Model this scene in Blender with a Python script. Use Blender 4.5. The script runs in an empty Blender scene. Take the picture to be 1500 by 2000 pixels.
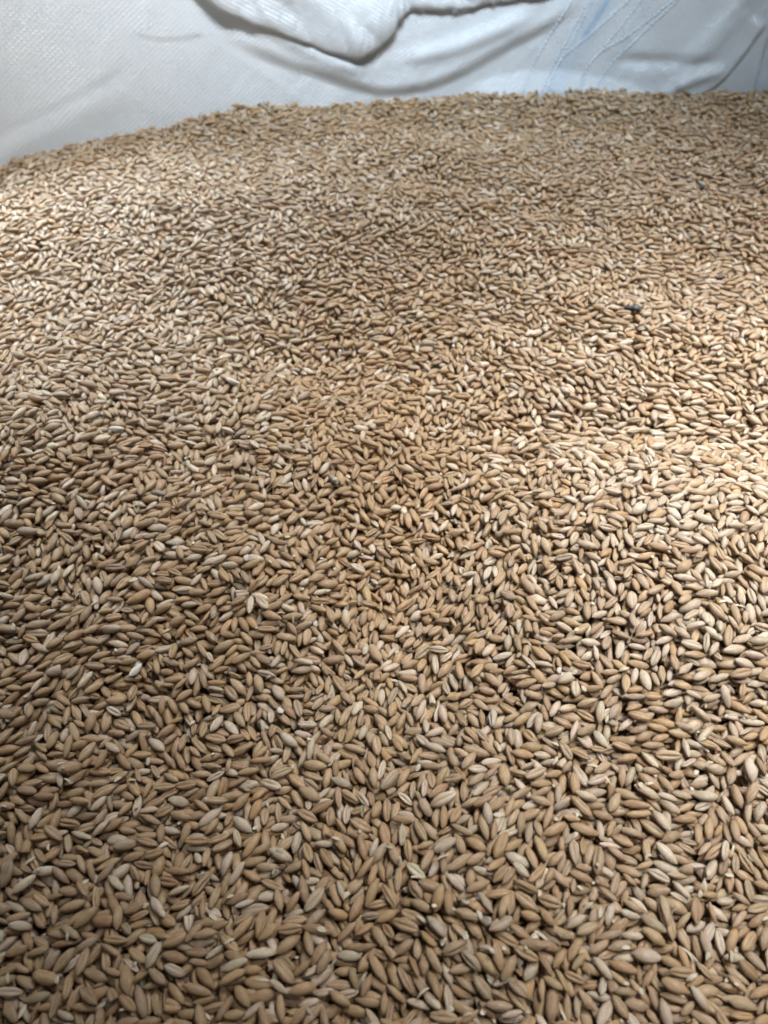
import bpy, math
import numpy as np
from mathutils import Vector, Euler, Matrix

R = math.radians
rng = np.random.default_rng(7)
sc = bpy.context.scene
col = sc.collection

# ------------------------------------------------------------------ camera
CAM_H, PITCH, HFOV = 0.222, R(45.0), R(48.0)
cam_d = bpy.data.cameras.new('camera')
cam = bpy.data.objects.new('camera', cam_d)
col.objects.link(cam)
cam.location = (0, 0, CAM_H)
cam.rotation_euler = (R(90) - PITCH, 0, 0)
cam_d.sensor_fit = 'HORIZONTAL'
cam_d.sensor_width = 5.83
cam_d.lens = 5.83 / 2 / math.tan(HFOV / 2)
cam_d.clip_start = 0.005
cam_d.clip_end = 20
cam_d.dof.use_dof = True
cam_d.dof.focus_distance = 0.268
cam_d.dof.aperture_fstop = 3.8
sc.camera = cam
FPX = 750 / math.tan(HFOV / 2)

# ------------------------------------------------------------------ light: added lamps standing in for daylight through the open top of the bag
world = bpy.data.worlds.new('World')
sc.world = world
world.use_nodes = True
world.node_tree.nodes['Background'].inputs[0].default_value = (0.86, 0.93, 1.0, 1)
world.node_tree.nodes['Background'].inputs[1].default_value = 0.022


def area(name, loc, target, sx, sy, watts, color, spread=180):
    d = bpy.data.lights.new(name, 'AREA')
    d.spread = R(spread)
    d.shape = 'RECTANGLE'
    d.size, d.size_y, d.energy, d.color = sx, sy, watts, color
    o = bpy.data.objects.new(name, d)
    col.objects.link(o)
    o.location = loc
    o.rotation_euler = (Vector(target) - Vector(loc)).to_track_quat('-Z', 'Y').to_euler()
    return o


def spot(name, loc, target, half_angle, radius, watts, color):
    d = bpy.data.lights.new(name, 'SPOT')
    d.spot_size, d.spot_blend, d.shadow_soft_size, d.energy, d.color = 2 * R(half_angle), 1.0, radius, watts, color
    o = bpy.data.objects.new(name, d)
    col.objects.link(o)
    o.location = loc
    o.rotation_euler = (Vector(target) - Vector(loc)).to_track_quat('-Z', 'Y').to_euler()
    return o


spot('back_right_key', (0.38, 0.60, 0.78), (0.17, 0.262, 0.0), 15.8, 0.22, 88, (0.93, 0.968, 1.0))  # added spot standing in for daylight from the back right
spot('front_right_fill', (0.36, 0.10, 0.80), (0.19, 0.215, 0.0), 13.6, 0.20, 92, (0.97, 0.985, 1.0))  # added front fill brightening the right mound
spot('back_left_fill', (-0.30, 0.84, 0.58), (-0.25, 0.46, 0.0), 17.8, 0.18, 88, (0.82, 0.915, 1.0))  # added spot for an unseen cool source at the back left
spot('left_side_fill', (-0.42, 0.35, 0.70), (-0.29, 0.32, 0.0), 15.0, 0.18, 44, (0.95, 0.975, 1.0))  # added spot to brighten the left side of the heap
spot('overhead_daylight_stand_in', (0.05, 0.86, 0.72), (0.08, 0.49, 0.0), 17.5, 0.20, 19, (0.86, 0.935, 1.0))
area('bag_wall_fill', (0.03, 0.20, 0.75), (0.03, 0.74, 0.12), 0.3, 0.2, 1.12, (0.70, 0.85, 1.0), 44)  # added fill, its spread kept to the far bag wall
area('bag_wall_fill_left', (0.1, 0.2, 0.65), (-0.22, 0.66, 0.08), 0.3, 0.2, 0.38, (0.98, 0.985, 1.0), 44)  # added fill for the left part of the bag wall

vs = sc.view_settings
sc.display_settings.display_device = 'sRGB'
vs.view_transform = 'Standard'
vs.look = 'None'
vs.exposure = 0.07
vs.gamma = 1.0
vs.use_curve_mapping = False
sc.cycles.max_bounces = 6
sc.cycles.diffuse_bounces = 4


# ------------------------------------------------------------------ helpers
CP, SP = math.cos(PITCH), math.sin(PITCH)


def project(x, y, z):
    """world -> pixel of the 1500 x 2000 photograph, and depth"""
    dz = z - CAM_H
    d = y * CP - dz * SP
    up = y * SP + dz * CP
    d = np.where(np.abs(d) < 1e-4, 1e-4, d)
    return 750 + FPX * x / d, 1000 - FPX * up / d, d


def ray(px, py):
    a, b = (px - 750) / FPX, -(py - 1000) / FPX
    return np.array([a, CP + b * SP, -SP + b * CP])


def link(name, me, mat=None, parent=None):
    o = bpy.data.objects.new(name, me)
    col.objects.link(o)
    if mat is not None and not me.materials:
        me.materials.append(mat)
    if parent is not None:
        o.parent = parent
    return o


def tag(o, label=None, cat=None, group=None, kind=None):
    if label: o['label'] = label
    if cat: o['category'] = cat
    if group: o['group'] = group
    if kind: o['kind'] = kind
    return o


def mesh(name, verts, faces, smooth=True):
    me = bpy.data.meshes.new(name)
    me.from_pydata([tuple(map(float, v)) for v in verts], [], [tuple(map(int, f)) for f in faces])
    me.update()
    if smooth:
        me.polygons.foreach_set('use_smooth', [True] * len(me.polygons))
    return me


def sstep(a, b, x):
    t = np.clip((x - a) / (b - a), 0, 1)
    return t * t * (3 - 2 * t)


class Noise2:
    """smooth value noise on a lattice"""
    def __init__(self, seed, n=64):
        self.g = np.random.default_rng(seed).uniform(-1, 1, (n, n))
        self.n = n

    def __call__(self, x, y):
        xi, yi = np.floor(x).astype(int), np.floor(y).astype(int)
        fx, fy = x - xi, y - yi
        fx, fy = fx * fx * (3 - 2 * fx), fy * fy * (3 - 2 * fy)
        n, g = self.n, self.g
        a = g[xi % n, yi % n] * (1 - fx) + g[(xi + 1) % n, yi % n] * fx
        b = g[xi % n, (yi + 1) % n] * (1 - fx) + g[(xi + 1) % n, (yi + 1) % n] * fx
        return a * (1 - fy) + b * fy


# ------------------------------------------------------------------ the bag's plan: a rounded loop open behind the photographer
ctrl = np.array([(-0.335, -0.16), (-0.350, 0.02), (-0.345, 0.20), (-0.315, 0.37), (-0.240, 0.514), (-0.145, 0.576), (-0.05, 0.612),
                 (0.08, 0.630), (0.20, 0.632), (0.31, 0.630), (0.39, 0.605), (0.435, 0.51), (0.450, 0.35), (0.445, 0.15), (0.425, -0.02), (0.41, -0.16)])


def catmull(P, per):
    P = np.vstack([2 * P[0] - P[1], P, 2 * P[-1] - P[-2]])
    out = []
    for i in range(1, len(P) - 2):
        t = np.linspace(0, 1, per, endpoint=False)[:, None]
        p0, p1, p2, p3 = P[i - 1], P[i], P[i + 1], P[i + 2]
        out.append(0.5 * (2 * p1 + (p2 - p0) * t + (2 * p0 - 5 * p1 + 4 * p2 - p3) * t ** 2 + (3 * p1 - p0 - 3 * p2 + p3) * t ** 3))
    out.append(P[-2][None])
    return np.vstack(out)


plan = catmull(ctrl, 60)


def inside_dist(x, y):
    """distance to the bag wall, positive inside (coarse but vectorised)"""
    Q = plan[::6]
    A, B = Q[:-1], Q[1:]
    best = np.full(x.shape, 9.0)
    sign = np.ones(x.shape)
    for a, b in zip(A, B):
        ab = b - a
        t = np.clip(((x - a[0]) * ab[0] + (y - a[1]) * ab[1]) / (ab @ ab), 0, 1)
        dx, dy = x - a[0] - t * ab[0], y - a[1] - t * ab[1]
        dd = np.hypot(dx, dy)
        cr = ab[0] * dy - ab[1] * dx
        m = dd < best
        best = np.where(m, dd, best)
        sign = np.where(m, np.where(cr < 0, 1.0, -1.0), sign)
    return best * sign


# ------------------------------------------------------------------ relief of the heap
n1, n2 = Noise2(3), Noise2(4)


def ground_of_px(px, py, z=0.0):
    r = ray(px, py)
    t = (z - CAM_H) / r[2]
    return r[0] * t, r[1] * t


BUMPS = []   # (x, y, sx, sy, angle, height)


def bump(px, py, sx, sy, ang, h):
    x, y = ground_of_px(px, py)
    BUMPS.append((x, y, sx, sy, R(ang), h))


bump(1400, 1150, 0.075, 0.056, -6, 0.0170)      # broad lit mound on the right
bump(1330, 850, 0.075, 0.020, -4, -0.0100)      # trough behind it
bump(700, 660, 0.055, 0.045, 0, -0.0130)        # soft hollow in the middle
bump(40, 930, 0.040, 0.070, 10, 0.0140)         # swell at the left edge
bump(830, 1130, 0.024, 0.075, -24, -0.0130)     # furrow running down from the middle
bump(250, 1600, 0.040, 0.040, 0, -0.0080)
bump(950, 1750, 0.030, 0.034, 0, 0.0070)
bump(430, 1150, 0.030, 0.030, 0, 0.0050)
bump(350, 420, 0.11, 0.045, 10, 0.0090)
bump(1100, 420, 0.10, 0.045, 0, 0.0050)
bump(1000, 250, 0.10, 0.030, 0, -0.0060)


def H0(x, y):
    z = 0.010 * np.exp(-((y - 0.24) / 0.17) ** 2) * np.exp(-(x / 0.45) ** 2) + 0.010 * sstep(0.42, 0.62, y)
    for bx, by, sx, sy, a, h in BUMPS:
        c, s = math.cos(a), math.sin(a)
        u, v = (x - bx) * c + (y - by) * s, -(x - bx) * s + (y - by) * c
        z = z + h * np.exp(-(u / sx) ** 2 - (v / sy) ** 2)
    z = z + 0.0030 * n1(x / 0.050 + 20 + y / 0.09, y / 0.050 + 20) + 0.0012 * n2(x / 0.021 + 30, y / 0.021 + 30 + x / 0.05)
    return z - 0.004


# ------------------------------------------------------------------ packing: kernels are dropped one by one and settle on those below
CELL = 0.0003
X0, X1, Y0, Y1 = -0.37, 0.47, -0.085, 0.645
NX, NY = int((X1 - X0) / CELL), int((Y1 - Y0) / CELL)
gx = X0 + (np.arange(NX) + 0.5) * CELL
gy = Y0 + (np.arange(NY) + 0.5) * CELL
GX, GY = np.meshgrid(gx, gy, indexing='ij')
DEPTH = 0.0079
HB = H0(GX, GY).astype(np.float32).ravel()
HM = (H0(GX, GY) - DEPTH).astype(np.float32).ravel()
OWN = np.full(HM.shape, -1, np.int32)
del GX, GY


def halfwidth(y):
    return 0.20 + 0.45 * np.maximum(y, 0)


def grid_profile(na, nb):
    a = (np.arange(na) + 0.5) / na * 2 - 1
    b = (np.arange(nb) + 0.5) / nb * 2 - 1
    A, B = np.meshgrid(a * 0.985, b, indexing='ij')
    rr = (1 - np.abs(A) ** 2.15) ** 0.64
    return A.ravel().astype(np.float32), (B * rr).ravel().astype(np.float32), (rr * np.sqrt(np.maximum(0, 1 - B ** 2))).ravel().astype(np.float32)


PA, PB, PH = grid_profile(11, 5)
SA, SB, SH = grid_profile(26, 12)
K = dict(x=[], y=[], z=[], yaw=[], tilt=[], L=[], W=[])
NK = 0


def drop(x, y, L, W, nc, jit, nr=24, yaw=None):
    """x, y: centres, far enough apart not to touch. The lowest of many tried rests is kept, then refined."""
    global NK
    n = len(x)
    r = np.arange(n)

    def cells(PA, PB, cx, cy, c, s, tc, hl, hw):
        u, v = PA * hl * tc, PB * hw
        ix = ((cx[..., None] + u * c - v * s - X0) / CELL).astype(np.int32)
        iy = ((cy[..., None] + u * s + v * c - Y0) / CELL).astype(np.int32)
        np.clip(ix, 0, NX - 1, out=ix)
        np.clip(iy, 0, NY - 1, out=iy)
        return ix * NY + iy

    def best(cx, cy, cyaw, ct):
        hl, hw = (L / 2)[:, None, None].astype(np.float32), (W / 2)[:, None, None].astype(np.float32)
        c, s = np.cos(cyaw)[..., None], np.sin(cyaw)[..., None]
        tc, ts = np.cos(ct)[..., None], np.sin(ct)[..., None]
        idx = cells(PA, PB, cx, cy, c, s, tc, hl, hw)
        zr = (HM[idx] - PA * hl * ts + PH * hw / tc).max(-1)
        gi = np.clip(((cx - X0) / CELL).astype(np.int32), 0, NX - 1) * NY + np.clip(((cy - Y0) / CELL).astype(np.int32), 0, NY - 1)
        k = (zr - HB[gi] + 0.0006 * np.abs(ct)).argmin(1)
        return cx[r, k], cy[r, k], cyaw[r, k], ct[r, k], zr[r, k]
    f = np.float32
    field = (2.6 * n1(x / 0.034 + 15, y / 0.034 + 15) + 1.2 * n2(x / 0.015 + 9, y / 0.015 + 9))[:, None]
    free = np.where(rng.random((n, nc)) < 0.55, field + rng.normal(0, 0.40, (n, nc)), rng.uniform(-math.pi, math.pi, (n, nc)))
    cyaw = free.astype(f) if yaw is None else np.repeat(yaw[:, None], nc, 1).astype(f)
    ct = np.clip(rng.normal(0, R(16), (n, nc)), -R(50), R(50)).astype(f)
    cx, cy, cw, ct, z = best((x[:, None] + rng.uniform(-jit, jit, (n, nc))).astype(f), (y[:, None] + rng.uniform(-jit, jit, (n, nc))).astype(f), cyaw, ct)
    for spread in (1.0, 0.5):
        q = rng.normal(0, spread, (4, n, nr)).astype(f)
        q[:, :, 0] = 0
        cx, cy, cw, ct, z = best(cx[:, None] + 0.0006 * q[0], cy[:, None] + 0.0006 * q[1], cw[:, None] + (0 if yaw is not None else 0.30) * q[2],
                                 np.clip(ct[:, None] + 0.16 * q[3], -R(60), R(60)))
    z = z - 0.00005
    c, s = np.cos(cw)[:, None], np.sin(cw)[:, None]
    tc, ts = np.cos(ct)[:, None], np.sin(ct)[:, None]
    hl, hw = (L / 2)[:, None], (W / 2)[:, None]
    idx = cells(SA, SB, cx, cy, c, s, tc, hl, hw)
    top = (z[:, None] + SA * hl * ts + SH * hw / tc).astype(np.float32)
    ids = np.repeat(np.arange(NK, NK + n, dtype=np.int32)[:, None], idx.shape[1], 1)
    fi, ft = idx.ravel(), top.ravel()
    np.maximum.at(HM, fi, ft)
    m = ft >= HM[fi] - 1e-7
    OWN[fi[m]] = ids.ravel()[m]
    for key, val in zip(('x', 'y', 'z', 'yaw', 'tilt', 'L', 'W'), (cx, cy, z, cw, ct, L, W)):
        K[key].append(np.asarray(val, np.float64))
    NK += n


SPC = 0.0151
bx, by = np.arange(X0 - SPC, X1, SPC), np.arange(Y0 - SPC, Y1, SPC)
BX, BY = np.meshgrid(bx, by, indexing='ij')
BX, BY = BX.ravel(), BY.ravel()
NB = 72
for b in range(NB):
    x = BX + rng.uniform(0, SPC)
    y = BY + rng.uniform(0, SPC)
    m = (np.abs(x) < halfwidth(y)) & (y < Y1) & (y > Y0) & (inside_dist(x, y) > 0.003)
    x, y = x[m], y[m]
    L = np.clip(rng.normal(0.0059, 0.00082, len(x)), 0.0041, 0.0078)
    W = L * np.clip(rng.normal(0.366, 0.042, len(x)), 0.26, 0.48)
    drop(x, y, L, W, 30 if b < 20 else 60 if b < NB - 22 else 12, 0.0038)
for key in K:
    K[key] = np.concatenate(K[key])
NPACK = NK

# ------------------------------------------------------------------ materials


def new_mat(name):
    m = bpy.data.materials.new(name)
    m.use_nodes = True
    nt = m.node_tree
    return m, nt, nt.nodes['Principled BSDF']


def nd(nt, typ, **kw):
    n = nt.nodes.new(typ)
    for k, v in kw.items():
        setattr(n, k, v)
    return n


def math_node(nt, op, a, b=None, c=None):
    n = nd(nt, 'ShaderNodeMath', operation=op)
    for i, v in enumerate((a, b, c)):
        if v is None: continue
        if isinstance(v, (int, float)): n.inputs[i].default_value = v
        else: nt.links.new(v, n.inputs[i])
    return n.outputs[0]


def mix_col(nt, fac, a, b, blend='MIX'):
    n = nd(nt, 'ShaderNodeMix', data_type='RGBA', blend_type=blend)
    for sock, v in ((n.inputs[0], fac), (n.inputs[6], a), (n.inputs[7], b)):
        if isinstance(v, (int, float)): sock.default_value = v
        elif isinstance(v, tuple): sock.default_value = v
        else: nt.links.new(v, sock)
    return n.outputs[2]


def kernel_material():
    m, nt, p = new_mat('wheat_bran')
    L = nt.links.new
    at = nd(nt, 'ShaderNodeAttribute', attribute_type='INSTANCER', attribute_name='kernel_color')
    tc = nd(nt, 'ShaderNodeTexCoord')
    oi = nd(nt, 'ShaderNodeObjectInfo')
    off = nd(nt, 'ShaderNodeVectorMath', operation='MULTIPLY_ADD')
    L(tc.outputs['Object'], off.inputs[0])
    off.inputs[1].default_value = (1, 1, 1)
    cmb = nd(nt, 'ShaderNodeCombineXYZ')
    r50 = math_node(nt, 'MULTIPLY', oi.outputs['Random'], 57.0)
    for i in range(3): L(r50, cmb.inputs[i])
    L(cmb.outputs[0], off.inputs[2])
    # fine wrinkles running along the kernel
    st = nd(nt, 'ShaderNodeMapping')
    st.inputs['Scale'].default_value = (2.2, 11, 11)
    L(off.outputs[0], st.inputs[0])
    streak = nd(nt, 'ShaderNodeTexNoise')
    streak.inputs['Scale'].default_value = 1.6
    streak.inputs['Detail'].default_value = 4
    L(st.outputs[0], streak.inputs['Vector'])
    blot = nd(nt, 'ShaderNodeTexNoise')
    blot.inputs['Scale'].default_value = 2.3
    blot.inputs['Detail'].default_value = 3
    L(off.outputs[0], blot.inputs['Vector'])
    # pale bloom of dust in patches
    mr = nd(nt, 'ShaderNodeMapRange')
    mr.inputs['From Min'].default_value = 0.46
    mr.inputs['From Max'].default_value = 0.74
    mr.inputs['To Max'].default_value = 0.38
    L(blot.outputs['Fac'], mr.inputs['Value'])
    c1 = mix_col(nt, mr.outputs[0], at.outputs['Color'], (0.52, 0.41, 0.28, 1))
    sr = nd(nt, 'ShaderNodeMapRange')
    sr.inputs['From Min'].default_value = 0.30
    sr.inputs['From Max'].default_value = 0.70
    sr.inputs['To Min'].default_value = 0.66
    sr.inputs['To Max'].default_value = 1.24
    L(streak.outputs['Fac'], sr.inputs['Value'])
    gray = nd(nt, 'ShaderNodeCombineColor')
    for i in range(3): L(sr.outputs[0], gray.inputs[i])
    c2 = mix_col(nt, 1.0, c1, gray.outputs[0], 'MULTIPLY')
    tone = nd(nt, 'ShaderNodeMapRange')
    tone.inputs['From Min'].default_value = -1
    tone.inputs['From Max'].default_value = 1
    sx0 = nd(nt, 'ShaderNodeSeparateXYZ')
    L(tc.outputs['Object'], sx0.inputs[0])
    L(sx0.outputs['X'], tone.inputs['Value'])
    k1 = math_node(nt, 'FRACT', math_node(nt, 'MULTIPLY', oi.outputs['Random'], 13.7))
    gl = math_node(nt, 'MULTIPLY', tone.outputs[0], math_node(nt, 'MULTIPLY_ADD', k1, 0.60, 0.0))
    c2 = mix_col(nt, gl, c2, (0.34, 0.19, 0.085, 1))
    # germ end browner, on some kernels nearly black
    sx = nd(nt, 'ShaderNodeSeparateXYZ')
    L(tc.outputs['Object'], sx.inputs[0])
    g0 = nd(nt, 'ShaderNodeMapRange')
    g0.inputs['From Min'].default_value = 0.66
    g0.inputs['From Max'].default_value = 1.0
    L(sx.outputs['X'], g0.inputs['Value'])
    rr = math_node(nt, 'FRACT', math_node(nt, 'MULTIPLY', oi.outputs['Random'], 7.31))
    amt = math_node(nt, 'MULTIPLY', g0.outputs[0], math_node(nt, 'MULTIPLY_ADD', math_node(nt, 'POWER', rr, 3.0), 0.70, 0.28))
    c3 = mix_col(nt, amt, c2, (0.10, 0.075, 0.055, 1))
    L(c3, p.inputs['Base Color'])
    p.inputs['Roughness'].default_value = 0.50
    rg = nd(nt, 'ShaderNodeMapRange')
    rg.inputs['To Min'].default_value = 0.24
    rg.inputs['To Max'].default_value = 0.46
    L(blot.outputs['Fac'], rg.inputs['Value'])
    L(rg.outputs[0], p.inputs['Roughness'])
    p.inputs['Specular IOR Level'].default_value = 0.6
    p.inputs['Coat Weight'].default_value = 0.35
    p.inputs['Coat Roughness'].default_value = 0.32
    p.inputs['Subsurface Weight'].default_value = 0.14
    p.inputs['Subsurface Radius'].default_value = (1.0, 0.45, 0.18)
    p.inputs['Subsurface Scale'].default_value = 0.0008
    bp = nd(nt, 'ShaderNodeBump')
    bp.inputs['Strength'].default_value = 0.6
    bp.inputs['Distance'].default_value = 0.0006
    L(streak.outputs['Fac'], bp.inputs['Height'])
    L(bp.outputs[0], p.inputs['Normal'])
    return m


def plain_mat(name, c, rough=0.6, scale=900, contrast=0.35, spec=0.4):
    m, nt, p = new_mat(name)
    tc = nd(nt, 'ShaderNodeTexCoord')
    nz = nd(nt, 'ShaderNodeTexNoise')
    nz.inputs['Scale'].default_value = scale
    nz.inputs['Detail'].default_value = 4
    nt.links.new(tc.outputs['Object'], nz.inputs['Vector'])
    a = tuple(v * (1 - contrast) for v in c) + (1,)
    b = tuple(min(1, v * (1 + contrast)) for v in c) + (1,)
    nt.links.new(mix_col(nt, nz.outputs['Fac'], a, b), p.inputs['Base Color'])
    p.inputs['Roughness'].default_value = rough
    p.inputs['Specular IOR Level'].default_value = spec
    bp = nd(nt, 'ShaderNodeBump')
    bp.inputs['Strength'].default_value = 0.3
    bp.inputs['Distance'].default_value = 0.0003
    nt.links.new(nz.outputs['Fac'], bp.inputs['Height'])
    nt.links.new(bp.outputs[0], p.inputs['Normal'])
    return m


MK = kernel_material()

# ------------------------------------------------------------------ kernel meshes (unit half-length and half-width; x along the kernel, crease at -z)


def kernel_mesh(name, seed, bend=0.10, crease=0.34, shrivel=0.0, cut=None, point=1.0):
    g = np.random.default_rng(seed)
    nr, ns = 15, 18
    t = -np.cos(np.linspace(0.0, math.pi, nr))
    t = np.sign(t) * np.abs(t) ** 0.93
    ph = np.linspace(0, 2 * math.pi, ns, endpoint=False)
    ph = ph + 0.42 * np.sin(ph)             # crowd the sections round phi = pi, the crease side
    f1, f2, f3, f4 = g.uniform(0, 6.28, 4)
    verts, faces = [], []
    rings = []
    for i, tt in enumerate(t):
        if abs(tt) > 0.9995:
            rings.append([len(verts)])
            verts.append((tt, 0, -bend * tt * tt + (0.10 if tt > 0 else 0)))
            continue
        q = 0.76 * point if tt > 0 else 0.60           # germ end pointed, brush end blunt
        r = (1 - abs(tt) ** 2.15) ** q
        r *= 1 + 0.05 * math.sin(2.2 * tt + f1) + shrivel * 0.10 * math.sin(6 * tt + f2)
        ring = []
        for p in ph:
            cr = math.exp(-(((p - math.pi) / 0.23) ** 2))
            cheek = math.exp(-(((abs(p - math.pi) - 0.62) / 0.42) ** 2))
            k = r * (1 - 1.05 * crease * cr * (1 - 0.35 * abs(tt)) + 0.05 * cheek)
            k *= 1 + (0.025 + 0.10 * shrivel) * math.sin(3 * p + f3 + 2.5 * tt) + 0.02 * math.sin(5 * p + f4 - 4 * tt)
            if tt > 0.52 and abs(((p + math.pi) % (2 * math.pi)) - math.pi) < 0.75:   # germ scar on the back
                k *= 0.87
            y = k * math.sin(p) * 1.03
            z = k * math.cos(p) * 0.97 - bend * tt * tt
            ring.append(len(verts))
            verts.append((tt, y, z))
        rings.append(ring)
    if cut is not None:                         # a broken kernel: flat rough break
        verts = [((cut + 0.05 * math.sin(9 * v[1] + 5 * v[2])) if v[0] > cut else v[0], v[1], v[2]) for v in verts]
    for a, b in zip(rings[:-1], rings[1:]):
        for j in range(ns):
            j2 = (j + 1) % ns
            if len(a) == 1: faces.append((a[0], b[j2], b[j]))
            elif len(b) == 1: faces.append((a[j], a[j2], b[0]))
            else: faces.append((a[j], a[j2], b[j2], b[j]))
    me = mesh(name, verts, faces)
    me.materials.append(MK)
    return me


VAR = [kernel_mesh('kernel_shape', 11, 0.05, 0.40), kernel_mesh('kernel_shape', 12, 0.10, 0.46, 0.1, None, 1.1),
       kernel_mesh('kernel_shape', 13, 0.07, 0.38, 0.3), kernel_mesh('kernel_shape', 14, 0.02, 0.44, 0.1, None, 1.3),
       kernel_mesh('kernel_shape', 15, 0.13, 0.48, 0.45), kernel_mesh('kernel_shape', 16, 0.06, 0.42, 0.15, None, 0.9),
       kernel_mesh('kernel_shape', 17, 0.09, 0.50, 0.8, None, 1.35), kernel_mesh('kernel_shape', 18, -0.03, 0.40, 0.1, None, 1.15),
       kernel_mesh('kernel_shape', 19, 0.05, 0.38, 0.2, 0.18)]
VP = np.array([.15, .15, .13, .13, .11, .13, .07, .11, .02])

# colours of the kernels
CLASSES = ['tan', 'brown', 'cream', 'grey', 'amber']
CLS_P = [0.60, 0.21, 0.11, 0.05, 0.03]
CLS_C = np.array([(0.432, 0.268, 0.122), (0.348, 0.198, 0.084), (0.620, 0.490, 0.350), (0.400, 0.280, 0.172), (0.450, 0.258, 0.100)])
dpx, dpy, _ = project(K['x'], K['y'], K['z'])
# dust everywhere; sheen painted into colour right and far left, shade in the middle
dust_sheen = np.clip(0.30 + 0.55 * np.exp(-((dpx - 1350) / 420) ** 2 - ((dpy - 1000) / 520) ** 2) + 0.60 * np.exp(-((dpx - 250) / 480) ** 2 - ((dpy - 520) / 300) ** 2)
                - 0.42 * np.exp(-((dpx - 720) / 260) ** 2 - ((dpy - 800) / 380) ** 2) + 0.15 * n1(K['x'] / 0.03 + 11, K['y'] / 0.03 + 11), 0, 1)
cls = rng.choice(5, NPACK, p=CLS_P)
cls = np.where((cls < 2) & (rng.random(NPACK) < 0.26 * dust_sheen), 2, cls)
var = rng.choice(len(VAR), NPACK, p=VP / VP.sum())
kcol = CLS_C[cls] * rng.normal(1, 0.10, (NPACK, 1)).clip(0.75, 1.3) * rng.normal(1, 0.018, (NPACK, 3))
dust_sheen_mix = (dust_sheen * rng.beta(1.3, 2.0, NPACK) * 1.0)[:, None]
kcol = kcol * (1 - dust_sheen_mix) + np.array([(0.58, 0.49, 0.375)]) * dust_sheen_mix  # pale tint carries both dust and painted sheen
roll = np.where(rng.random(NPACK) < 0.38, math.pi + rng.normal(0, 0.4, NPACK), rng.normal(0, 1.1, NPACK))
flip = rng.random(NPACK) < 0.5
K['yaw'] = np.where(flip, K['yaw'] + math.pi, K['yaw'])
K['tilt'] = np.where(flip, -K['tilt'], K['tilt'])
thick = rng.uniform(0.90, 1.0, NPACK)
EUL = np.stack([roll, -K['tilt'], K['yaw']], 1)
SCL = np.stack([K['L'] / 2, K['W'] / 2 * 1.01, K['W'] / 2 * 0.98 * thick], 1)
POS = np.stack([K['x'], K['y'], K['z']], 1)

# which kernels show, and the 300 that show largest
seen_cells = np.bincount(OWN[OWN >= 0], minlength=NPACK)[:NPACK]
foot = K['L'] * K['W'] * 0.72 / CELL ** 2
PX, PY, PD = project(POS[:, 0], POS[:, 1], POS[:, 2])
frame = (PX > 8) & (PX < 1492) & (PY < 1990) & (PY > 0)
show = seen_cells / foot
cand = np.where(frame & (show > 0.34))[0]
near = cand[np.argsort(-PY[cand])][:300]
LIM_Y = PY[near].min()
is_near = np.zeros(NPACK, bool)
is_near[near] = True
print('nearest kernels down from photo row', LIM_Y, 'kernels', NPACK)

# ------------------------------------------------------------------ the bed of deeper grain under the loose kernels
bxs, bys = np.arange(X0, X1 + 0.001, 0.006), np.arange(Y0, Y1 + 0.001, 0.006)
BGX, BGY = np.meshgrid(bxs, bys, indexing='ij')
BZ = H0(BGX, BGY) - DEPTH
nxb, nyb = BGX.shape
ii = np.arange(nxb * nyb).reshape(nxb, nyb)
cen_in = inside_dist(BGX, BGY) > -0.004
fcs = [(ii[i, j], ii[i + 1, j], ii[i + 1, j + 1], ii[i, j + 1]) for i in range(nxb - 1) for j in range(nyb - 1)
       if cen_in[i, j] and cen_in[i + 1, j + 1] and cen_in[i + 1, j] and cen_in[i, j + 1]]
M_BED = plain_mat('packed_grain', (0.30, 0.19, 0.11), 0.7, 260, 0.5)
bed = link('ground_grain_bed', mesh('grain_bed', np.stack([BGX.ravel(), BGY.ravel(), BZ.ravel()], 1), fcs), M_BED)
tag(bed, 'packed tan grain deeper in the heap, below the loose kernels', 'grain', kind='structure')

# ------------------------------------------------------------------ the nearest kernels, each an object of its own
LOOK = {'tan': 'tan', 'brown': 'dark brown', 'cream': 'pale cream', 'grey': 'greyish', 'amber': 'orange amber'}
protos = {}
cr_up = np.cos(roll) < -0.55
for i in near:
    o = link('wheat_kernel', VAR[var[i]])
    o.location = POS[i]
    o.rotation_euler = EUL[i]
    o.scale = SCL[i]
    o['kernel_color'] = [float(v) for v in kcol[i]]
    where = ('far left', 'left', 'middle', 'right', 'far right')[min(4, int(PX[i] / 300))]
    side = 'crease up' if cr_up[i] else 'back up'
    kind = 'broken' if var[i] == 8 else 'plump' if var[i] in (0, 5, 7) else 'shrivelled' if var[i] in (4, 6) else 'slender' if var[i] == 3 else 'smooth'
    row = 'at the bottom edge' if PY[i] > (LIM_Y + 2000) / 2 else 'above the bottom edge'
    yw = math.degrees(K['yaw'][i]) % 180
    lie = 'crosswise' if yw < 22 or yw > 158 else 'slanting right' if yw < 68 else 'upright' if yw < 112 else 'slanting left'
    size = 'long' if K['L'][i] > 0.0063 else 'short' if K['L'][i] < 0.0057 else 'middling'
    tag(o, '%s %s %s kernel %s, %s, %s, %s' % (size, kind, LOOK[CLASSES[cls[i]]], lie, side, row, where), 'kernel', 'nearest kernels of the wheat heap')
    protos.setdefault(int(var[i]), o)
for v in range(len(VAR)):
    if v not in protos:
        protos[v] = protos[0]

# ------------------------------------------------------------------ the rest of the heap: points with the packed poses, one kernel instanced on each
rest = np.where(~is_near)[0]
hm = bpy.data.meshes.new('wheat_heap')
hm.vertices.add(len(rest))
hm.vertices.foreach_set('co', POS[rest].astype(np.float32).ravel())


def put(name, typ, key, arr):
    a = hm.attributes.new(name, typ, 'POINT')
    a.data.foreach_set(key, np.ascontiguousarray(arr).ravel())


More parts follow.
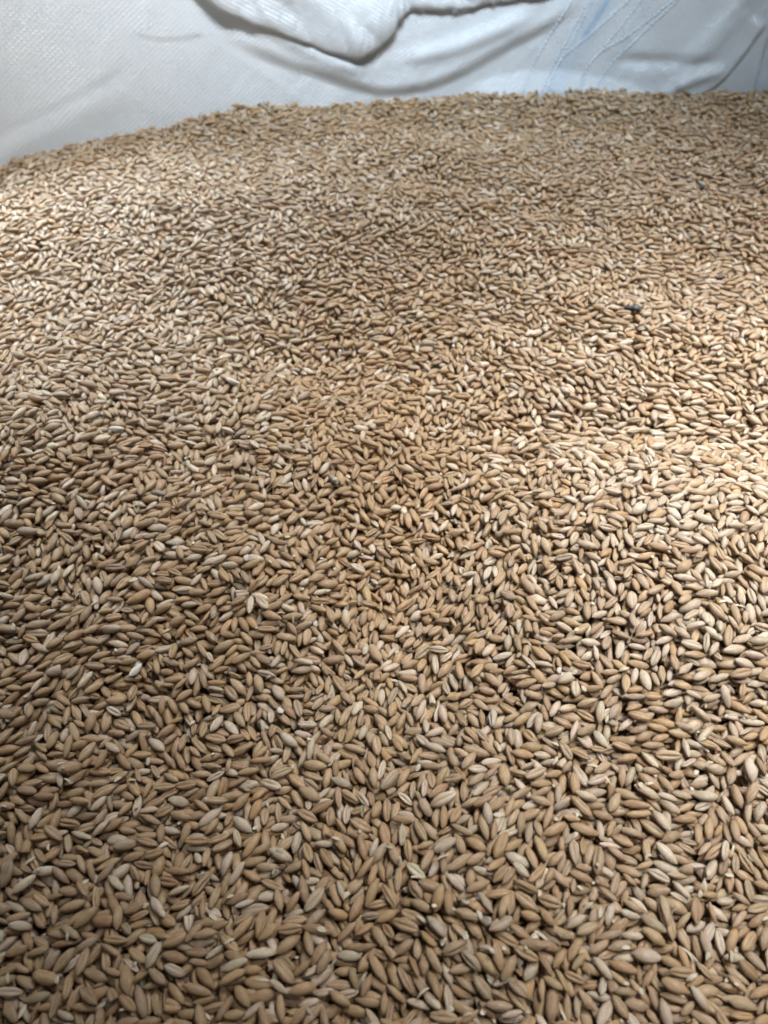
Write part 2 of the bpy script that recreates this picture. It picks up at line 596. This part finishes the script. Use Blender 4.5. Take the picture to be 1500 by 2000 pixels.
put('kernel_turn', 'FLOAT_VECTOR', 'vector', EUL[rest].astype(np.float32))
put('kernel_size', 'FLOAT_VECTOR', 'vector', SCL[rest].astype(np.float32))
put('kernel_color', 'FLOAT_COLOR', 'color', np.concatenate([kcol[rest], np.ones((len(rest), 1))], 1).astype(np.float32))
put('kernel_shape', 'INT', 'value', var[rest].astype(np.int32))
heap = link('wheat_heap', hm, MK)
tag(heap, 'heap of loose tan wheat kernels filling the white woven bag', 'grain', kind='stuff')
ng = bpy.data.node_groups.new('kernels_on_points', 'GeometryNodeTree')
ng.interface.new_socket('Geometry', in_out='INPUT', socket_type='NodeSocketGeometry')
ng.interface.new_socket('Geometry', in_out='OUTPUT', socket_type='NodeSocketGeometry')
gi, go = ng.nodes.new('NodeGroupInput'), ng.nodes.new('NodeGroupOutput')
iop = ng.nodes.new('GeometryNodeInstanceOnPoints')
g2i = ng.nodes.new('GeometryNodeGeometryToInstance')
for v in reversed(range(len(VAR))):
    oin = ng.nodes.new('GeometryNodeObjectInfo')
    oin.transform_space = 'ORIGINAL'
    oin.inputs['Object'].default_value = protos[v]
    oin.inputs['As Instance'].default_value = False
    ng.links.new(oin.outputs['Geometry'], g2i.inputs[0])


def named(n, typ):
    a = ng.nodes.new('GeometryNodeInputNamedAttribute')
    a.data_type = typ
    a.inputs['Name'].default_value = n
    return a.outputs[0]


ng.links.new(gi.outputs[0], iop.inputs['Points'])
ng.links.new(g2i.outputs[0], iop.inputs['Instance'])
iop.inputs['Pick Instance'].default_value = True
ng.links.new(named('kernel_shape', 'INT'), iop.inputs['Instance Index'])
e2r = ng.nodes.new('FunctionNodeEulerToRotation')
ng.links.new(named('kernel_turn', 'FLOAT_VECTOR'), e2r.inputs[0])
ng.links.new(e2r.outputs[0], iop.inputs['Rotation'])
ng.links.new(named('kernel_size', 'FLOAT_VECTOR'), iop.inputs['Scale'])
ng.links.new(iop.outputs[0], go.inputs[0])
md = heap.modifiers.new('kernels', 'NODES')
md.node_group = ng

# ------------------------------------------------------------------ odd seeds and chips lying on the heap


def on_heap(px, py):
    r = ray(px, py)
    t = np.linspace(0.12, 0.9, 4000)
    P = np.array([0, 0, CAM_H])[None] + t[:, None] * r[None]
    ix = np.clip(((P[:, 0] - X0) / CELL).astype(int), 0, NX - 1)
    iy = np.clip(((P[:, 1] - Y0) / CELL).astype(int), 0, NY - 1)
    k = np.argmax(P[:, 2] < HM[ix * NY + iy])
    return P[k]


def rest_pose(px, py, L, W, ang):
    """settles an odd seed on the heap near a spot; ang is how it lies on the heap"""
    p = on_heap(px, py)
    n0 = NK
    for key in K: K[key] = [K[key]]
    drop(np.array([p[0]]), np.array([p[1] + 0.0005]), np.array([L]), np.array([W]), 40, 0.0008, yaw=np.array([R(ang)]))
    for key in K: K[key] = np.concatenate(K[key])
    return np.array([K['x'][-1], K['y'][-1], K['z'][-1]]), K['tilt'][-1], K['yaw'][-1]


M_DARK = plain_mat('dark_seed_coat', (0.042, 0.038, 0.038), 0.5, 3, 0.8, 0.5)
M_WHITE = plain_mat('white_endosperm', (0.58, 0.53, 0.45), 0.6, 3, 0.25)
M_CREAM = plain_mat('cream_husk', (0.60, 0.52, 0.36), 0.5, 2.5, 0.25)
M_SLATE = plain_mat('slate_seed_coat', (0.24, 0.20, 0.16), 0.55, 4, 0.7)


def with_mat(me, m):
    me.materials.clear()
    me.materials.append(m)
    return me


SEEDM = with_mat(kernel_mesh('dark_seed_shape', 31, 0.16, 0.40, 1.6), M_DARK)
SLATEM = with_mat(kernel_mesh('slate_seed_shape', 32, 0.08, 0.40, 1.0), M_SLATE)
CREAMM = with_mat(kernel_mesh('cream_seed_shape', 33, 0.06, 0.30, 0.2), M_CREAM)
CHIPM = with_mat(kernel_mesh('chip_shape', 34, 0.10, 0.20, 1.0, 0.05), M_WHITE)
HUSKM = with_mat(kernel_mesh('husk_shape', 35, 0.16, 0.55, 0.4), M_WHITE)
ODD = [  # px, py, length, width, angle, mesh, name, label, category
    (1240, 608, .0098, .0034, -14, SEEDM, 'dark_seed', 'large blue-black seed half sunk among tan kernels, biggest dark seed on the heap', 'seed'),
    (1372, 370, .0074, .0034, 80, SEEDM, 'dark_seed', 'black upright seed far back towards the wrinkled bag corner', 'seed'),
    (1408, 543, .0060, .0028, 18, SEEDM, 'dark_seed', 'small black seed just beyond the large blue-black one', 'seed'),
    (660, 937, .0066, .0028, -50, SLATEM, 'slate_seed', 'mottled slate-grey shrivelled seed in the middle of the heap', 'seed'),
    (302, 968, .0070, .0026, -8, SLATEM, 'slate_seed', 'slate-grey striped seed left of the heap middle', 'seed'),
    (208, 772, .0062, .0026, -40, CREAMM, 'cream_kernel', 'yellowish cream kernel on the upper left swell', 'kernel'),
    (104, 879, .0060, .0028, -5, CREAMM, 'cream_kernel', 'short cream kernel with greenish tint by the left edge', 'kernel'),
    (456, 745, .0074, .0026, -14, HUSKM, 'white_husk', 'chalk-white creased husk above left of the heap middle', 'husk'),
    (264, 1333, .0066, .0026, 62, HUSKM, 'white_husk', 'chalk-white husk standing on edge in the lower left half', 'husk'),
    (232, 842, .0072, .0028, -6, HUSKM, 'white_husk', 'white husk lying flat on the left swell', 'husk'),
    (346, 405, .0074, .0028, 10, HUSKM, 'white_husk', 'white husk blurred far up the left of the heap', 'husk'),
    (556, 1394, .0034, .0027, 70, CHIPM, 'white_chip', 'white broken kernel chip below left of the heap middle', 'chip'),
    (478, 1086, .0040, .0028, 20, CHIPM, 'white_chip', 'white split kernel end left of the heap middle', 'chip'),
    (1109, 1314, .0030, .0024, 0, CHIPM, 'white_chip', 'tiny blue-white chip in the lower right half', 'chip'),
    (620, 1222, .0036, .0024, 25, CHIPM, 'white_chip', 'white chip tucked beside kernels near the lower middle', 'chip'),
    (890, 674, .0030, .0024, 10, CHIPM, 'white_chip', 'small white chip right of the soft hollow', 'chip'),
    (674, 682, .0028, .0022, 40, CHIPM, 'white_chip', 'tiny white chip in the soft hollow', 'chip'),
    (1397, 455, .0034, .0020, 85, CHIPM, 'white_chip', 'tiny white chip below the black upright seed', 'chip'),
    (1480, 427, .0032, .0024, 30, CHIPM, 'white_chip', 'tiny white chip at the right edge far back', 'chip'),
    (1327, 205, .0050, .0022, 88, CHIPM, 'white_chip', 'white fleck standing against the foot of the bag', 'chip'),
]
for px, py, L, W, ang, me, nm, lab, cat in ODD:
    L, W = 0.86 * L, 0.86 * W
    p, tl, yw = rest_pose(px, py, L, W, ang)
    o = link(nm, me)
    o.location = p
    o.rotation_euler = (math.pi * 0.9 if me is HUSKM else 0.3, -tl, yw)
    o.scale = (L / 2, W / 2, W / 2 * (0.50 if me is CHIPM else 1.0))
    tag(o, lab, cat)

# ------------------------------------------------------------------ chaff: thin husk flakes and crumbs caught on the kernels
cv, cf = [], []
for k in range(420):
    px, py = rng.uniform(-60, 1560), 200 + 1800 * rng.random() ** 0.8
    p = on_heap(px, py)
    if abs(p[0]) > halfwidth(p[1]) - 0.01 or inside_dist(np.array([p[0]]), np.array([p[1]]))[0] < 0.012: continue
    crumb = rng.random() < 0.15
    L_, W_ = (rng.uniform(0.0006, 0.0014), rng.uniform(0.0005, 0.0010)) if crumb else (rng.uniform(0.0012, 0.0038), rng.uniform(0.0005, 0.0013))
    M_ = Euler((rng.normal(0, 0.5), rng.normal(0, 0.35), rng.uniform(0, 6.28))).to_matrix()
    base = len(cv)
    na = 5
    for side in (1, -1):
        for i in range(na):
            t = i / (na - 1) * 2 - 1
            w = W_ / 2 * (1 - t * t) ** 0.6 + 0.0001
            for v in (-1, 0, 1):
                q = Vector((t * L_ / 2, v * w * rng.uniform(0.85, 1.15), (0.25 * W_ * (1 - v * v) - 0.12 * L_ * t * t) + side * (0.0002 if crumb else 0.00006)))
                q = M_ @ q
                cv.append((p[0] + q.x, p[1] + q.y, p[2] + q.z + 0.0004))
    for side in (0, 1):
        o_ = base + side * na * 3
        for i in range(na - 1):
            for v in (0, 1):
                f = (o_ + i * 3 + v, o_ + (i + 1) * 3 + v, o_ + (i + 1) * 3 + v + 1, o_ + i * 3 + v + 1)
                cf.append(f if side == 0 else f[::-1])
    for i in range(na - 1):
        for v in (0, 2):
            a, b = base + i * 3 + v, base + (i + 1) * 3 + v
            cf.append((a, a + na * 3, b + na * 3, b))
chaff = link('chaff', mesh('chaff', cv, cf), plain_mat('husk_flake', (0.50, 0.42, 0.30), 0.55, 260, 0.45))
tag(chaff, 'pale husk flakes and crumbs scattered thinly over the wheat kernels', 'chaff', kind='stuff')

# ------------------------------------------------------------------ the woven bag


def poly_sd(pts, x, y):
    """signed distance (positive above / left of travel to the right) and position 0..1 along a polyline, in photo pixels"""
    P = catmull(np.array(pts, float), 8)
    best = np.full(x.shape, 1e9)
    sg = np.ones(x.shape)
    al = np.zeros(x.shape)
    seg = np.hypot(*(P[1:] - P[:-1]).T)
    cum = np.concatenate([[0], np.cumsum(seg)])
    for k in range(len(P) - 1):
        a, b = P[k], P[k + 1]
        ab = b - a
        tr = ((x - a[0]) * ab[0] + (y - a[1]) * ab[1]) / max(ab @ ab, 1e-9)
        t = np.clip(tr, 0, 1)
        dx, dy = x - a[0] - t * ab[0], y - a[1] - t * ab[1]
        d = np.hypot(dx, dy)
        m = d < best
        best = np.where(m, d, best)
        sg = np.where(m, np.where(ab[0] * dy - ab[1] * dx < 0, 1.0, -1.0), sg)
        al = np.where(m, (cum[k] + t * seg[k]) / cum[-1], al)
    return best * sg, al, best


def ends(al, e=0.18):
    return sstep(0, e, al) * sstep(0, e, 1 - al)


def ridge(pts, amp, w, x, y, e=0.25):
    sd, al, _ = poly_sd(pts, x, y)
    return amp * np.exp(-(sd / w) ** 2) * ends(al, e)


def drape(pts, amp, w, decay, x, y, e=0.18):
    sd, al, _ = poly_sd(pts, x, y)
    return amp * sstep(-w, w, sd) * np.exp(-np.maximum(sd, 0) / decay) * ends(al, e)


LEAN = 0.22
RIM = 0.13
nb1, nb2 = Noise2(21), Noise2(22)


def wall_disp(px, py, sarc, h):
    """how far the cloth bulges into the bag"""
    D = np.zeros(px.shape)
    ok = sstep(-700, -200, px) * sstep(-700, -200, 1500 - px)
    D += drape([(400, 55), (520, 108), (620, 142), (700, 168), (780, 176), (880, 150), (980, 95), (1090, 38), (1170, -10)], 0.0055, 16, 150, px, py)
    D += ridge([(430, 0), (560, 72), (660, 122), (760, 130)], 0.0040, 20, px, py)
    D += ridge([(760, 120), (900, 85), (1050, 20)], 0.0030, 16, px, py)
    D += ridge([(-60, 345), (80, 265), (190, 205), (280, 190)], 0.0050, 34, px, py)
    D += drape([(-60, 250), (80, 215), (190, 160), (250, 120)], 0.0030, 14, 60, px, py)
    D += drape([(250, 62), (320, 76), (410, 66)], 0.0014, 7, 45, px, py)
    sd, al, _ = poly_sd([(880, 175), (980, 140), (1080, 132), (1180, 145), (1320, 172)], px, py)
    D += 0.007 * sstep(0, 50, -sd) * ends(al, 0.2)
    D += ridge([(1280, 200), (1340, 158), (1425, 128)], 0.0035, 13, px, py)
    D += drape([(1330, 205), (1400, 165), (1450, 110), (1500, 40)], 0.0035, 6, 50, px, py, 0.1)
    D += ridge([(1290, 150), (1380, 90), (1450, 0), (1480, -60)], 0.0030, 22, px, py)
    D += ridge([(1180, 120), (1300, 122), (1420, 128)], -0.0025, 14, px, py)
    sd, al, _ = poly_sd([(1470, 260), (1478, 190), (1490, 140), (1506, 80), (1540, -40)], px, py)
    D -= 0.016 * sstep(-7, 5, -sd) * np.exp(-np.maximum(-sd, 0) / 140)
    D *= ok
    D += 0.0012 * nb1(sarc / 0.06 + 9, h / 0.04 + 9 + sarc / 0.11) - 0.0009 * np.abs(nb2(sarc / 0.030 + 5 + h / 0.05, h / 0.022 + 5 + sarc / 0.03)) - 0.0004 * np.abs(nb1(sarc / 0.011 + 3 - h / 0.012, h / 0.017 + 7))
    return D


seg = np.hypot(*(plan[1:] - plan[:-1]).T)
arc = np.concatenate([[0], np.cumsum(seg)])
fine = (plan[:, 0] > -0.31) & (plan[:, 0] < 0.36) & (plan[:, 1] > 0.40)
s_list = [0.0]
while s_list[-1] < arc[-1]:
    k = min(np.searchsorted(arc, s_list[-1]), len(fine) - 1)
    s_list.append(s_list[-1] + (0.0012 if fine[k] else 0.006))
S = np.array(s_list)
S[-1] = arc[-1]
HV = np.concatenate([np.arange(-0.022, 0.075, 0.0012), np.arange(0.078, RIM + 0.001, 0.005)])
BXs, BYs = np.interp(S, arc, plan[:, 0]), np.interp(S, arc, plan[:, 1])
tx, ty = np.gradient(BXs, S), np.gradient(BYs, S)
tl_ = np.hypot(tx, ty)
inx, iny = ty / tl_, -tx / tl_            # points into the bag
SS, HH = np.meshgrid(S, HV, indexing='ij')
lean = LEAN * np.maximum(HH, -0.01)


def wall_at(SS, HH, extra=0.0):
    bx_, by_ = np.interp(SS, S, BXs), np.interp(SS, S, BYs)
    nx_, ny_ = np.interp(SS, S, inx), np.interp(SS, S, iny)
    ln = LEAN * HH
    x, y, z = bx_ - nx_ * ln, by_ - ny_ * ln, HH
    px, py, d = project(x, y, z)
    px = np.where(d < 0.12, -2000, px)
    D = wall_disp(px, py, SS, HH) + extra
    return x + nx_ * D, y + ny_ * D, z + LEAN * D * 0.6, px, py


WX, WY, WZ, WPX, WPY = wall_at(SS, HH)
ns_, nh_ = SS.shape
ii = np.arange(ns_ * nh_).reshape(ns_, nh_)
faces = np.stack([ii[:-1, :-1], ii[:-1, 1:], ii[1:, 1:], ii[1:, :-1]], -1).reshape(-1, 4)


def cloth_material(name, stripe=False, pitch=0.002, turn=0.0):
    m, nt, p = new_mat(name)
    L = nt.links.new
    uv = nd(nt, 'ShaderNodeUVMap', uv_map='weave')
    mp = nd(nt, 'ShaderNodeMapping')
    mp.inputs['Rotation'].default_value = (0, 0, turn)
    L(uv.outputs[0], mp.inputs[0])
    sep = nd(nt, 'ShaderNodeSeparateXYZ')
    L(mp.outputs[0], sep.inputs[0])
    a = math_node(nt, 'SINE', math_node(nt, 'MULTIPLY', sep.outputs['X'], math.pi / pitch))
    b = math_node(nt, 'SINE', math_node(nt, 'MULTIPLY', sep.outputs['Y'], math.pi / pitch))
    st = math_node(nt, 'GREATER_THAN', math_node(nt, 'MULTIPLY', a, b), 0.0)
    ha = math_node(nt, 'MULTIPLY', math_node(nt, 'ABSOLUTE', a), st)
    hb = math_node(nt, 'MULTIPLY', math_node(nt, 'ABSOLUTE', b), math_node(nt, 'SUBTRACT', 1.0, st))
    hgt = math_node(nt, 'ADD', ha, hb)
    nz = nd(nt, 'ShaderNodeTexNoise')
    nz.inputs['Scale'].default_value = 60
    nz.inputs['Detail'].default_value = 5
    L(uv.outputs[0], nz.inputs['Vector'])
    nz2 = nd(nt, 'ShaderNodeTexNoise')
    nz2.inputs['Scale'].default_value = 420
    nz2.inputs['Detail'].default_value = 2
    L(uv.outputs[0], nz2.inputs['Vector'])
    hh = math_node(nt, 'ADD', math_node(nt, 'MULTIPLY', hgt, math_node(nt, 'MULTIPLY_ADD', nz2.outputs['Fac'], 1.4, 0.2)), math_node(nt, 'MULTIPLY', nz.outputs['Fac'], 3.0))
    bp = nd(nt, 'ShaderNodeBump')
    bp.inputs['Strength'].default_value = 0.7
    bp.inputs['Distance'].default_value = 0.0004
    L(hh, bp.inputs['Height'])
    base = mix_col(nt, nz.outputs['Fac'], (0.77, 0.79, 0.80, 1), (0.85, 0.85, 0.84, 1))
    if stripe:
        at = nd(nt, 'ShaderNodeAttribute', attribute_name='blue_tape')
        base = mix_col(nt, at.outputs['Fac'], base, (0.36, 0.56, 0.74, 1))
    L(base, p.inputs['Base Color'])
    p.inputs['Roughness'].default_value = 0.27
    p.inputs['Specular IOR Level'].default_value = 0.7
    L(bp.outputs[0], p.inputs['Normal'])
    tr = nd(nt, 'ShaderNodeBsdfTranslucent')
    L(base, tr.inputs['Color'])
    L(bp.outputs[0], tr.inputs['Normal'])
    mx = nd(nt, 'ShaderNodeMixShader')
    mx.inputs[0].default_value = 0.42
    L(p.outputs[0], mx.inputs[1])
    L(tr.outputs[0], mx.inputs[2])
    L(mx.outputs[0], nt.nodes['Material Output'].inputs['Surface'])
    return m


M_CLOTH = cloth_material('woven_polypropylene', True, 0.0016, R(14))
M_FLAP = cloth_material('woven_polypropylene_lip', False, 0.0016, R(-20))
M_THREAD = plain_mat('sewing_thread', (0.52, 0.57, 0.62), 0.6, 1500, 0.1)
M_BLUE = plain_mat('blue_thread', (0.44, 0.58, 0.70), 0.6, 1500, 0.1)


def set_uv(me, U, V):
    lay = me.uv_layers.new(name='weave')
    vi = np.empty(len(me.loops), np.int32)
    me.loops.foreach_get('vertex_index', vi)
    lay.data.foreach_set('uv', np.stack([U.ravel()[vi], V.ravel()[vi]], 1).astype(np.float32).ravel())


bag = bpy.data.objects.new('grain_bag', None)
col.objects.link(bag)
bag.location = (0, 0, 0)
tag(bag, 'big white woven plastic bag with wrinkled sides standing round the wheat heap', 'bag')

wm = mesh('bag_wall', np.stack([WX.ravel(), WY.ravel(), WZ.ravel()], 1), faces)
set_uv(wm, SS, HH)
sd, al, bd = poly_sd([(1215, -60), (1172, 20), (1120, 110), (1085, 160), (1070, 210)], WPX, WPY)
tape = (0.20 * np.exp(-(np.abs(sd) / 22) ** 4) + 0.10 * np.exp(-(np.abs(sd - 75) / 9) ** 4)) * ((WPX > 900) & (WPX < 1400))
at = wm.attributes.new('blue_tape', 'FLOAT', 'POINT')
at.data.foreach_set('value', tape.astype(np.float32).ravel())
wall = link('wall', wm, M_CLOTH, bag)
sol = wall.modifiers.new('thickness', 'SOLIDIFY')
sol.thickness, sol.offset = 0.0004, 0

# the rim folded inwards, drooping in front of the far side; bottom edge ragged
lip_px = np.array([(340, -80), (440, -4), (500, 30), (570, 62), (640, 95), (700, 112), (742, 92), (772, 66), (778, 44), (800, 26), (850, 24), (905, 27), (960, 16), (1020, 10), (1090, 0), (1170, -40)], float)
NU, NV = 360, 60
lu = np.concatenate([[0], np.cumsum(np.hypot(*(lip_px[1:] - lip_px[:-1]).T))])
uu = np.linspace(0, lu[-1], NU)
ex, ey = np.interp(uu, lu, lip_px[:, 0]), np.interp(uu, lu, lip_px[:, 1])
rag = np.where(ex > 790, 1.0, 0.15)
ey = ey + rag * (2.2 * np.sin(uu / 7.3) * np.sin(uu / 23.1) + rng.normal(0, 0.8, NU))
# bottom edge points in space: 12 to 26 mm in front of the leaning wall
PYD = 0.612
bot = []
for a, b in zip(ex, ey):
    r = ray(a, b)
    t = (PYD + LEAN * CAM_H) / (r[1] + -LEAN * r[2]) if False else (PYD + LEAN * CAM_H) / (r[1] - LEAN * r[2])
    bot.append(np.array([0, 0, CAM_H]) + t * r)
bot = np.array(bot)
off = (0.0055 + 0.001 * np.sin(uu / 90.0)) * np.where(ex > 790, 0.45, 1.0)
back = plan[plan[:, 1] > 0.5]
back_x, back_y = back[:, 0], back[:, 1]
V = np.linspace(0, 1, NV)
LX, LY, LZ = [], [], []
topz = RIM + 0.004
for k in range(NU):
    p = bot[k]
    fr = k / (NU - 1)
    env = sstep(0, 0.15, np.array(fr)) * sstep(0, 0.12, np.array(1 - fr))
    z = p[2] + (topz - p[2]) * V
    ywall = np.interp(p[0], back_x, back_y) - 0.0034 * env + LEAN * z
    bulge = (off[k] * env + 0.002) * (1 - 0.75 * V ** 2) + 0.003 * env * np.sin(3.0 * V * 3.14 + uu[k] / 60) * V * (1 - V) * 4 + 0.004 * env * np.exp(-((ex[k] - 700 - 120 * V) / 60) ** 2)
    bulge = bulge + env * (0.0020 * np.abs(nb2(uu[k] / 48 + 4 + 3 * V, V * 5 + 4 + uu[k] / 160)) + 0.0007 * np.abs(nb1(uu[k] / 17 + 2 - 4 * V, V * 11 + 3)))
    curl = 0.003 * np.exp(-V / 0.03) * env
    LX.append(p[0] + (0.5 - fr) * 0.02 * V)
    LY.append(ywall - bulge + curl)
    LZ.append(z)
LX, LY, LZ = np.array(LX), np.array(LY), np.array(LZ)
ii = np.arange(NU * NV).reshape(NU, NV)
lf = np.stack([ii[:-1, :-1], ii[1:, :-1], ii[1:, 1:], ii[:-1, 1:]], -1).reshape(-1, 4)
lm = mesh('bag_lip', np.stack([LX.ravel(), LY.ravel(), LZ.ravel()], 1), lf)
set_uv(lm, np.repeat(uu[:, None] * 0.00036, NV, 1), LZ)
lip = link('folded_lip', lm, M_FLAP, bag)
lip['label'] = 'bright folded lip with a frayed edge'
sol = lip.modifiers.new('thickness', 'SOLIDIFY')
sol.thickness, sol.offset = 0.0005, 0


def tube(path, rad, ns=6):
    path = np.asarray(path)
    n = len(path)
    T = np.gradient(path, axis=0)
    T /= np.linalg.norm(T, axis=1)[:, None] + 1e-12
    vs, fs = [], []
    for i in range(n):
        t = T[i]
        a = np.cross(t, (0.3, 0.9, 0.1))
        a /= np.linalg.norm(a)
        b = np.cross(t, a)
        for j in range(ns):
            q = 2 * math.pi * j / ns
            vs.append(path[i] + rad[i] * (math.cos(q) * a + math.sin(q) * b))
    for i in range(n - 1):
        for j in range(ns):
            fs.append((i * ns + j, i * ns + (j + 1) % ns, (i + 1) * ns + (j + 1) % ns, (i + 1) * ns + j))
    fs.append(tuple(range(ns)))
    fs.append(tuple(reversed(range((n - 1) * ns, n * ns))))
    return vs, fs


# stitching: follow each sewn line on the cloth itself
flatPX, flatPY = WPX.ravel(), WPY.ravel()
FW = np.stack([WX.ravel(), WY.ravel(), WZ.ravel()], 1)
sel = (flatPX > 850) & (flatPX < 1500) & (flatPY > -150) & (flatPY < 260)
selP = np.stack([flatPX[sel], flatPY[sel]], 1)
selW = FW[sel]


def cloth_point(px, py):
    d = (selP[:, 0] - px) ** 2 + (selP[:, 1] - py) ** 2
    k = np.argpartition(d, 4)[:4]
    w = 1 / (d[k] + 0.05)
    return (selW[k] * w[:, None]).sum(0) / w.sum()


def stitch_line(pts, mat, name, dash=10.0, rad=0.0006, cross=False):
    P = catmull(np.array(pts, float), 30)
    cum = np.concatenate([[0], np.cumsum(np.hypot(*(P[1:] - P[:-1]).T))])
    vs, fs = [], []
    u = 0.0
    while u < cum[-1] - dash:
        if cross:
            c = np.array([np.interp(u, cum, P[:, 0]), np.interp(u, cum, P[:, 1])])
            q = [c + (-5, -1.5), c, c + (5, 1.5)]
            uu_ = None
        else:
            q = [(np.interp(w, cum, P[:, 0]) + 1.2 * (f - 0.5), np.interp(w, cum, P[:, 1])) for f, w in zip(np.linspace(0, 1, 5), np.linspace(u, u + dash * 0.98, 5))]
        pts3 = np.array([cloth_point(*a) for a in q])
        pts3[:, 1] -= 0.00030 + 0.0003 * np.sin(np.linspace(0, math.pi, len(q)))
        rr = rad * (0.45 + 0.55 * np.sin(np.linspace(0.15, math.pi - 0.15, len(q))))
        a, f = tube(pts3, rr)
        fs += [tuple(i + len(vs) for i in g) for g in f]
        vs += list(a)
        u += (4.5 if cross else dash) * rng.uniform(0.95, 1.05)
    return link(name, mesh('stitching', vs, fs), mat, bag)


LINES = [[(1135, -35), (1115, 0), (1090, 42), (1050, 112), (1012, 187)], [(1170, -35), (1150, 3), (1102, 88), (1070, 150), (1048, 187)],
         [(1180, -35), (1156, 5), (1120, 75), (1085, 135), (1060, 187)], [(1265, -35), (1228, 0), (1150, 70), (1102, 110), (1080, 150), (1066, 187)],
         [(1275, -35), (1253, 0), (1180, 92), (1150, 128), (1118, 187)], [(1350, -35), (1315, 0), (1226, 70), (1180, 97), (1150, 128), (1132, 187)],
         [(1355, -35), (1323, 0), (1240, 80), (1190, 130), (1155, 187)]]
for pts in LINES:
    stitch_line(pts, M_THREAD, 'stitch_line')
stitch_line([(1205, -35), (1187, 0), (1160, 42), (1135, 82)], M_BLUE, 'blue_ladder_stitch', cross=True, rad=0.0004)

# frayed threads on the lip's edge
for k in range(9):
    i = int(np.interp(rng.uniform(800, 1000), ex, np.arange(NU)))
    p = np.array([LX[i, 0], LY[i, 0], LZ[i, 0]])
    d = np.array([rng.uniform(-1, 1), -0.2, rng.uniform(-0.9, 0.2)]) * rng.uniform(0.002, 0.005)
    q = np.array([p, p + d * 0.5 + (0, 0, 0.0006), p + d])
    a, f = tube(q, [0.00012, 0.00011, 0.00008], 5)
    link('loose_thread', mesh('loose_thread', a, f), M_THREAD, bag)
